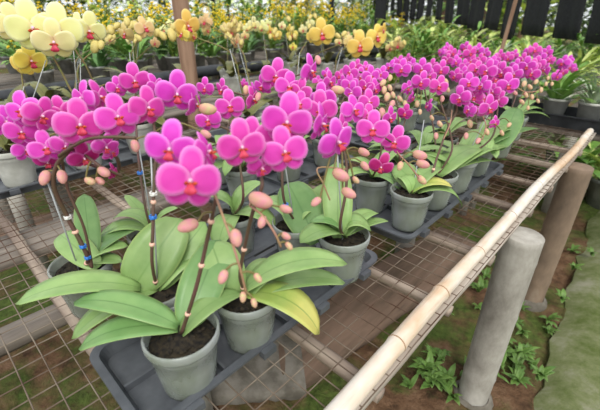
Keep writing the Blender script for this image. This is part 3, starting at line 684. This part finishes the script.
orchid(-.37, 1.42, 'orchid standing on bare mesh beyond the second tray', flowers=[(535, 50, 13), (547, 52, 11), (540, 57, 12), (528, 52, 11), (550, 60, 10)], drange=(1.4, 1.6), size=.048, hi=False, z0=.004)
orchid(-.40, 1.66, 'orchid at the far corner of the bench with a drooping flower stem', flowers=[(563, 63, 14), (557, 76, 11), (570, 67, 11), (563, 72, 10), (575, 70, 8), (569, 60, 9)], drange=(1.5, 1.7), size=.052, hi=False, z0=.004)
# tray behind the front tray, and the far tray
orchid(-.745, .56, 'orchid in the near pot of the third row of trays', flowers=[(340, 76, 13), (334, 88, 14), (326, 74, 11)], drange=(.95, 1.05), hi=False, stem=[(300, 140, .95), (310, 110, .95)])
for (x, y, fl, lab) in (
    (-.88, .60, [(252, 88, 10), (244, 84, 9)], 'orchid nearly out of bloom behind the magenta heads, next to a yellow orchid'),
    (-.75, .74, [(318, 82, 12), (325, 86, 11)], 'orchid in the middle of the third row of trays'),
    (-.88, .88, [], 'flowerless orchid at the far inner corner of the third row of trays'),
    (-.75, .91, [(400, 62, 12), (408, 60, 11), (395, 64, 11)], 'orchid in the far pot of the third row of trays'),
    (-.74, 1.20, [(452, 53, 13), (460, 56, 11), (445, 56, 11), (455, 60, 10)], 'orchid in the near pot of the far tray'),
    (-.86, 1.30, [(448, 48, 10), (441, 52, 10)], 'orchid behind the near pot of the far tray'),
    (-.74, 1.42, [(470, 53, 14), (478, 50, 12), (465, 48, 11), (485, 54, 11)], 'orchid in the middle of the far tray'),
    (-.76, 1.62, [(500, 56, 11), (508, 58, 11), (495, 60, 11), (514, 55, 10)], 'orchid in the last pot of the far tray')):
    orchid(x, y, lab, flowers=fl, drange=(.9, 1.7), size=.05, hi=False)
# ------------------------------------------------------------------ yellow orchids
def yellow(x, y, label, fl, buds=(), key='y', z0=TRAY_Z, sz=.1, dr=(.8, 1.0), **kw):
    return orchid(x, y, label, 'yellow moth orchids behind the magenta ones', [(f[0], f[1], f[2], dict(fo(key=key), **(f[3] if len(f) > 3 else {}))) for f in fl], buds=[(b[0], b[1], b[2], b[3], 'y') for b in buds],
                  size=sz, drange=dr, z0=z0, pot='white_pot', ps=1.15, leafmat='leaf_olive', leaf_kw=dict(ln=(.12, .18), w=(.045, .06), hgt=(.0, .1)), smat='stem_green', stem_r=.003, name='potted_orchid', **kw)
yellow(-1.30, .17, 'yellow orchid with the largest pale blooms at the near end of the far-side tray', [(33, 28, 46, fo(yaw=0, d=.88)), (58, 30, 44, fo(yaw=-4, d=.90)), (54, 42, 38, fo(pitch=16, d=.89)), (12, 24, 34, fo(d=.9))], dr=(.86, .95), stake=(46, 60, .95), key='y', stem=[(80, 120, 1.0), (68, 85, .97), (50, 50, .93)])
yellow(-1.425, .19, 'yellow orchid with a low golden bloom at the edge of the far-side tray', [(31, 61, 30, fo(yaw=20, key='g', d=1.0)), (22, 64, 24, fo(yaw=-30, key='g', d=1.02))], stake=True, stem=[(35, 120, 1.1), (24, 90, 1.05)])
yellow(-1.30, .36, 'yellow orchid with a single pale side bloom beside large pale ones', [(89, 31, 32, fo(yaw=10, d=1.0)), (78, 26, 22, fo(yaw=-40, d=1.03))], buds=[(95, 47, 11, 1.0), (101, 45, 8, 1.0), (76, 42, 6, 1.0)], stake=True, stem=[(102, 110, 1.1), (88, 70, 1.05), (74, 45, 1.03)])
yellow(-1.42, .40, 'yellow orchid in bud behind the pale side bloom', [(125, 34, 18, fo(key='c', d=1.25))], buds=[(111, 30, 9, 1.25), (117, 26, 7, 1.25), (132, 26, 9, 1.25)], stake=True)
yellow(-1.31, .55, 'yellow orchid with one cream bloom at the far end of the far-side tray', [(145, 28, 20, fo(key='c', d=1.2))], buds=[(136, 26, 9, 1.2), (127, 22, 8, 1.2), (139, 38, 7, 1.2)], stake=True)
yellow(-1.43, .60, 'yellow orchid with a row of plump buds beside the wooden post', [(155, 43, 10, fo(key='c', d=1.3))], buds=[(172, 35, 12, 1.25), (163, 36, 9, 1.25), (157, 33, 8, 1.25), (176, 26, 9, 1.25)], stake=True)
yellow(-1.10, .88, 'yellow orchid with ruffled blooms in front of the wooden post', [(188, 26, 26, fo(yaw=20, key='g', d=1.2)), (182, 34, 16, fo(yaw=-40, key='g', d=1.2)), (193, 36, 14, fo(yaw=50, key='g', d=1.22))], dr=(1.1, 1.3), stake=True)
yellow(-1.22, 1.02, 'yellow orchid with small blooms just beyond the wooden post', [(205, 22, 15, fo(key='c')), (207, 30, 12, fo(key='c'))], dr=(1.6, 2.0), sz=.075, hi=False, stake=True)
yellow(-1.08, 1.10, 'orange-yellow orchid with one bloom on a dark arching stem', [(322, 34, 26, fo(yaw=4, key='g', d=1.4)), (312, 36, 14, fo(yaw=-30, key='g', d=1.42))], stake=True)
yellow(-1.20, 1.25, 'golden orchid with one bright bloom above the dense magenta head', [(360, 46, 26, fo(yaw=0, key='g', d=1.42)), (349, 42, 12, fo(key='c', d=1.45))], buds=[(338, 36, 6, 1.45), (344, 34, 6, 1.45), (355, 33, 6, 1.45)], stake=True)
yellow(-1.09, 1.32, 'golden orchid with a bloom turned aside at the end of its tray', [(377, 37, 22, fo(yaw=30, key='g', d=1.6)), (383, 30, 12, fo(yaw=50, key='g', d=1.6))], stake=True)
for x, y, lab in ((-1.86, .28, 'white pot of olive leaves below the largest pale blooms'), (-1.88, .44, 'white pot of olive leaves below the single pale side bloom'), (-1.87, .70, 'white pot of olive leaves just left of the wooden post')):
    yellow(x, y, lab, [], hi=False, z0=.006)
# second row on the next bench
rowy = [((-1.95, .55), [(110, 40, 10), (104, 34, 9)], 'c'), ((-1.95, .85), [(130, 40, 9), (150, 22, 8)], 'y'), ((-1.95, 1.15), [(231, 32, 15), (224, 28, 10)], 'c'), ((-1.95, 1.45), [(237, 42, 14), (245, 36, 9)], 'c'), ((-1.95, 1.75), [(254, 25, 14), (262, 28, 13), (247, 29, 9)], 'y'),
        ((-1.95, 2.05), [(276, 35, 12), (270, 31, 9)], 'g'), ((-1.95, 2.35), [(292, 35, 12), (290, 29, 8), (293, 47, 8)], 'g'), ((-1.95, 2.65), [(310, 24, 10), (303, 30, 9)], 'y'), ((-1.80, 2.9), [(347, 38, 11), (339, 42, 9)], 'c'), ((-1.7, 3.1), [(398, 45, 14), (390, 48, 10)], 'c'),
        ((-2.2, .95), [(164, 30, 9), (170, 24, 8)], 'y'), ((-2.2, 1.6), [(240, 26, 8), (234, 22, 8)], 'c'), ((-2.2, 2.2), [(282, 26, 8), (268, 24, 8)], 'y')]
where = ['in front of the black pipe near the largest pale blooms', 'between the post and the near end', 'with a cream bloom right of the wooden post', 'with a low cream bloom beside another cream bloom', 'with a cluster of three pale blooms', 'with small orange blooms', 'with three small orange blooms at two heights', 'with pale blooms beside the orange-yellow orchid', 'with small cream blooms beside the bright golden bloom', 'with cream blooms nearest the bright green far plants', 'deep behind the plump buds', 'behind the cream-bloomed pair', 'behind the small orange blooms']
for ((x, y), fl, kk), lab in zip(rowy, where):
    z = .006
    yellow(x, y, 'distant yellow orchid '+lab, fl, buds=[(fl[0][0]+R.uniform(-9, 9), fl[0][1]+R.uniform(-8, 5), 5, 2.1) for _ in range(3)], key=kk, dr=(1.9, 2.6), sz=.085, hi=False, stake=True, z0=z)
# ------------------------------------------------------------------ benches behind
def far_bench(x0, x1, y0, y1, label, z=0.0, n=None):
    c = V3(((x0+x1)/2, (y0+y1)/2, GZ)); o = empty('slatted_bench', c, label, 'plant bench'); n = n or max(4, int((x1-x0)/.12))
    for i in range(n):
        X = x0+(x1-x0)*(i+.5)/n; mb = MB(); plank(mb, V3((X, y0, z-.008))-c, V3((X, y1, z-.008))-c, (x1-x0)/n*.72, .02, 10, .002); mb.build('slat', 'weathered_wood', o)
    for y in (y0+.1, (y0+y1)/2, y1-.1):
        mb = MB(); plank(mb, V3((x0, y, z-.035))-c, V3((x1, y, z-.035))-c, .05, .03, 6); mb.build('bearer', 'weathered_wood', o)
        for X in (x0+.05, x1-.05):
            mb = MB(); tube(mb, [V3((X, y, GZ-.02))-c, V3((X, y, z-.05))-c], .03, 10); mb.build('leg', 'grey_post', o)
    return o
far_bench(-2.42, -1.76, .1, 3.5, 'slatted bench under the distant yellow orchids', z=.0)
far_bench(-4.05, -2.86, .2, 5.2, 'slatted bench behind the black pipes')
far_bench(-5.9, -4.55, .6, 7.4, 'slatted bench farthest behind the black pipes')
far_bench(-1.45, -.25, 2.42, 4.6, 'slatted bench beyond the end of the mesh bench')
# black pipes across the back
for (X, z, r, lab) in ((-2.62, .045, .042, 'thick black pipe running along behind the yellow orchids, upper one'), (-2.56, -.05, .036, 'thick black pipe running along behind the yellow orchids, lower one')):
    mb = MB(); pts = [(X+.01*math.sin(i*.6), -.5+5.2*i/30, z+.006*math.sin(i*1.1)) for i in range(31)]; tube(mb, pts, r, 12); tag(mb.build('pipe', 'black_plastic'), lab, 'pipe')
# low black trough across the end of the mesh bench
tr1 = tray(-.62, .12, 2.04, 2.27, 'long black trough of grey pots beyond the end of the bamboo rail', h=.06, mat='black_plastic', group='black plant trays', z0=-.012)
mb = MB(); plank(mb, (-.72, 2.16, -.03), (.2, 2.16, -.03), .2, .03, 10); t_ = empty('trough_stand', (-.25, 2.16, GZ), 'low wooden stand carrying the black trough', 'stand')
mb.v = [tuple(V3(p)-t_.location) for p in mb.v]; mb.build('board', 'weathered_wood', t_)
for X in (-.4, .4):
    for yy in (-.07, .07):
        mb = MB(); tube(mb, [(X, yy, -.02), (X, yy, -GZ-.045)], .025, 10); mb.build('leg', 'grey_post', t_)
# ------------------------------------------------------------------ far plants
def strap(seed, n, ln, wd, mat, up=.6):
    r = random.Random(seed); mb = MB()
    for i in range(n):
        a = r.uniform(0, 6.3); L = r.uniform(*ln); e = r.uniform(up-.35, up+.35)
        tip = (L*math.cos(a)*math.cos(e), L*math.sin(a)*math.cos(e), .08+L*math.sin(e)); b = (.012*math.cos(a), .012*math.sin(a), .07)
        leaf(mb, b, tip, wd*r.uniform(.8, 1.25), L*r.uniform(.08, .22), n=5, th=.0008, sharp=.45, sag=r.uniform(0, L*.25))
    return mb.data('foliage', [mat])
def cane(seed, nc, h, mat, dots=None):
    r = random.Random(seed); mb = MB()
    for i in range(nc):
        a = r.uniform(0, 6.3); hh = h*r.uniform(.7, 1.15); lean = r.uniform(.02, .14)
        pts = [V3((lean*t*t*math.cos(a)+.015*math.cos(a), lean*t*t*math.sin(a)+.015*math.sin(a), .07+hh*t)) for t in [j/6 for j in range(7)]]
        tube(mb, pts, [.006, .007, .007, .006, .005, .004, .003], 6, 1)
        for j in range(2, 13):
            t = j/12; p = pts[min(5, int(t*6))].lerp(pts[min(6, int(t*6)+1)], t*6-int(t*6)) if t < 1 else pts[6]; b = a+1.2+(j % 2)*math.pi+r.uniform(-.4, .4); L = r.uniform(.07, .11)
            leaf(mb, p, p+V3((L*math.cos(b), L*math.sin(b), r.uniform(-.01, .05))), .024, .012, n=4, th=.0008, sharp=.6)
        if dots:
            for _ in range(14):
                q = pts[6]+V3((r.gauss(0, .035), r.gauss(0, .035), r.uniform(-.02, .12))); ell(mb, q, (.009, .009, .006), 6, 4, 2)
    return mb.data('foliage', [mat, 'cane_green'] + (['dot_yellow'] if dots else []))
mb = MB(); lathe(mb, [(.0, 0), (.045, 0), (.06, .1), (.064, .1), (.064, .112), (.058, .112), (.055, .095), (0, .09)], 14); FPOT = mb.data('pot', ['far_pot']); WPOT = mb.data('pot', ['white_pot'])
KINDS = {'strap_bright': strap(1, 34, (.16, .30), .026, 'far_bright'), 'strap_mid': strap(2, 30, (.16, .28), .03, 'far_mid'), 'strap_deep': strap(3, 26, (.14, .26), .034, 'far_deep'),
         'strap_silver': strap(4, 38, (.14, .28), .016, 'far_silver', .7), 'cane_bright': cane(5, 8, .30, 'far_bright'), 'cane_mid': cane(6, 9, .28, 'far_mid'), 'spray': cane(7, 7, .26, 'far_mid', True)}
LAB = {'strap_bright': 'potted plant with yellowish green strap leaves', 'strap_mid': 'potted plant with fresh green strap leaves', 'strap_deep': 'potted plant with deep green broad strap leaves', 'strap_silver': 'potted plant with thin silvery leaves',
       'cane_bright': 'leafy cane plant in pale yellowish green', 'cane_mid': 'leafy cane plant in fresh green', 'spray': 'leafy cane plant topped with tiny yellow flowers'}
NM = {'strap_bright': 'strap_leaf_plant', 'strap_mid': 'strap_leaf_plant', 'strap_deep': 'strap_leaf_plant', 'strap_silver': 'grassy_plant', 'cane_bright': 'cane_plant', 'cane_mid': 'cane_plant', 'spray': 'flowering_cane_plant'}
def proj(p):
    d = depth_of(p); v = p-CAM; return 300+F*v.dot(RT)/d, 205-F*v.dot(UP)/d, d
def far_plant(kind, x, y, z, s, place):
    pr = proj(V3((x, y, z+.2)))
    if pr[2] < .3 or not -30 < pr[0] < 630: return
    o = empty(NM[kind], (x, y, z), LAB[kind]+' '+place, 'plant', LAB[kind].replace('plant', 'plants', 1)+' '+place, R.uniform(0, 6.3)); o.scale = (s, s, s)
    link('foliage', KINDS[kind], o); link('pot', WPOT if 'trough' in place else FPOT, o)
def field(xs, ys, kinds, place, s=(.9, 1.3), z=.002, j=.05):
    for x in xs:
        for y in ys: far_plant(R.choice(kinds), x+R.uniform(-j, j), y+R.uniform(-j, j), z, R.uniform(*s), place)
def rng(a, b, d):
    out = []
    while a < b: out.append(a); a += d
    return out
field([-3.0, -3.3, -3.65, -3.95], rng(.4, 5.1, .33), ['strap_mid', 'strap_deep', 'cane_mid', 'spray', 'spray'], 'on the slatted bench behind the black pipes', (.9, 1.25))
field([-4.7, -5.15, -5.6], rng(.9, 7.2, .45), ['strap_mid', 'cane_bright', 'spray', 'spray'], 'on the farthest slatted bench', (1.1, 1.5))
field([-1.35, -1.05, -.75, -.42], rng(2.55, 4.5, .3), ['strap_silver', 'strap_mid', 'strap_bright', 'strap_bright', 'cane_mid'], 'beyond the end of the mesh bench', (.8, 1.05))
for i, x in enumerate((-.5, -.36, -.22, -.08, .05)): far_plant(['strap_silver', 'strap_mid', 'strap_silver', 'strap_deep', 'strap_mid'][i], x, 2.15, .003, .9, 'in the long black trough')
# plants growing from the ground, farther out, before the shade cloth
field([-2.3, -1.75], rng(3.9, 5.6, .35), ['strap_bright', 'cane_bright', 'strap_bright'], 'on the ground before the shade cloth', (1.9, 2.3), GZ, .1)
field([-2.9], rng(5.5, 6.4, .35), ['strap_bright', 'cane_bright'], 'on the ground before the shade cloth', (2.0, 2.3), GZ, .1)
field([-.35, -.05, .25], rng(2.75, 3.2, .3), ['strap_bright', 'strap_mid'], 'on the ground before the shade cloth', (1.7, 2.0), GZ, .08)
# wooden post, thin poles
def pole(x, y, z1, r, mat, label, lean=(0, 0), name='wooden_post'):
    mb = MB(); tube(mb, [(x+lean[0]*t, y+lean[1]*t, GZ-.03+(z1-GZ+.03)*t) for t in [i/14 for i in range(15)]], [r*(1+.03*math.sin(i*2.3)) for i in range(15)], 14)
    return tag(mb.build(name, mat), label, 'post')
pole(-1.71, 1.02, 1.7, .038, 'post_wood', 'brown wooden post rising among the yellow orchids')
p = dep(497, 50, 2.4); pole(p.x-.02, p.y, 1.5, .012, 'post_wood', 'thin slanting pole in front of the shade cloth strips', (.10, .05), 'thin_pole')
for px, d, r, lab in ((190+180+9, 4.6, .07, 'dark post above the golden bloom turned aside'), (331, 5.2, .03, 'slim dark post behind the orange-yellow orchid'), (216, 6.2, .035, 'slim dark post in the distant greenery right of the wooden post')):
    p = dep(px, 30, d); pole(p.x, p.y, 1.9, r, 'shade_cloth', lab)
# ------------------------------------------------------------------ shade cloth strips along a far wire
A = V3((-.15, 3.05, 0)); B = V3((-7.4, 10.2, 0)); u = (B-A).normalized(); nrm = V3((u.y, -u.x, 0))
t = 0.0; i = 0; Ltot = (B-A).length
mb = MB(); tube(mb, [A-u*.6+V3((0, 0, 1.45)), B+V3((0, 0, 1.45))], .006, 6); tag(mb.build('support_wire', 'wire_grey'), 'taut wire carrying the black shade cloth strips', 'wire')
t = -.45
while t < Ltot:
    wd = R.uniform(.24, .36); p = A+u*t; q = A+u*(t+wd); zb = .235+.06*min(max(t, 0)/3.5, 1)+R.uniform(-.04, .04); mb = MB(); V = []; nx, nz = 6, 12; sk = .10
    for lay in (0, .006):
        for a in range(nx+1):
            for b in range(nz+1):
                f = b/nz; x = p.lerp(q, a/nx)+u*(sk*(f-1)); off = .012*math.sin(a*1.7+i)+.01*math.sin(f*5+i)
                V.append(x+nrm*(off+lay)+V3((0, 0, zb+(1.45-zb)*f)))
    N = (nx+1)*(nz+1); Fc = []
    for a in range(nx):
        for b in range(nz):
            k_ = a*(nz+1)+b; Fc += [(k_, k_+nz+1, k_+nz+2, k_+1), (N+k_, N+k_+1, N+k_+nz+2, N+k_+nz+1)]
    for b in range(nz):
        for k_ in (b, nx*(nz+1)+b): Fc.append((k_, k_+1, N+k_+1, N+k_))
    for a in range(nx): k_ = a*(nz+1); Fc.append((k_, N+k_, N+k_+nz+1, k_+nz+1))
    mb.add(V, Fc); tag(mb.build('shade_cloth_strip', 'shade_cloth'), 'black shade cloth strip hanging in the far row above bright plants', 'shade cloth', 'black shade cloth strips'); t += wd+R.uniform(.04, .08)+.012*t; i += 1
# far shrubs closing the view
SH = []
for v in range(3):
    r = random.Random(90+v); mb = MB()
    tube(mb, [(0, 0, 0), (.02, .01, .6), (.0, .03, 1.3)], [.05, .04, .02], 8, 1)
    for i in range(380):
        a = r.uniform(0, 6.3); rr = .75*math.sqrt(r.random()); z = r.uniform(.1, 2.0); c = V3((rr*math.cos(a), rr*math.sin(a), z)); b = r.uniform(0, 6.3); L = r.uniform(.18, .32)
        leaf(mb, c, c+V3((L*math.cos(b), L*math.sin(b), r.uniform(-.08, .12))), L*.42, .03, n=3, th=.001, sharp=.7)
    SH.append(mb.data('crown', [['far_mid', 'far_bright', 'far_silver'][v], 'post_wood']))
i = 0
for px in list(range(-10, 640, 30))+list(range(400, 640, 40)):
    d = R.uniform(7.8, 9.5) if i < 22 else R.uniform(5.2, 6.6)+max(0, (520-px)/40); p = dep(px, 30, d); o = link('shrub', SH[i % 3]); o.location = (p.x, p.y, GZ); o.rotation_euler.z = R.uniform(0, 6); o.scale = [R.uniform(.9, 1.2)]*3
    tag(o, ['fresh green', 'yellowish green', 'silvery green'][i % 3]+' shrub in the blurred greenery at the very back', 'shrub', ['fresh green', 'yellowish green', 'silvery green'][i % 3]+' shrubs at the back'); i += 1
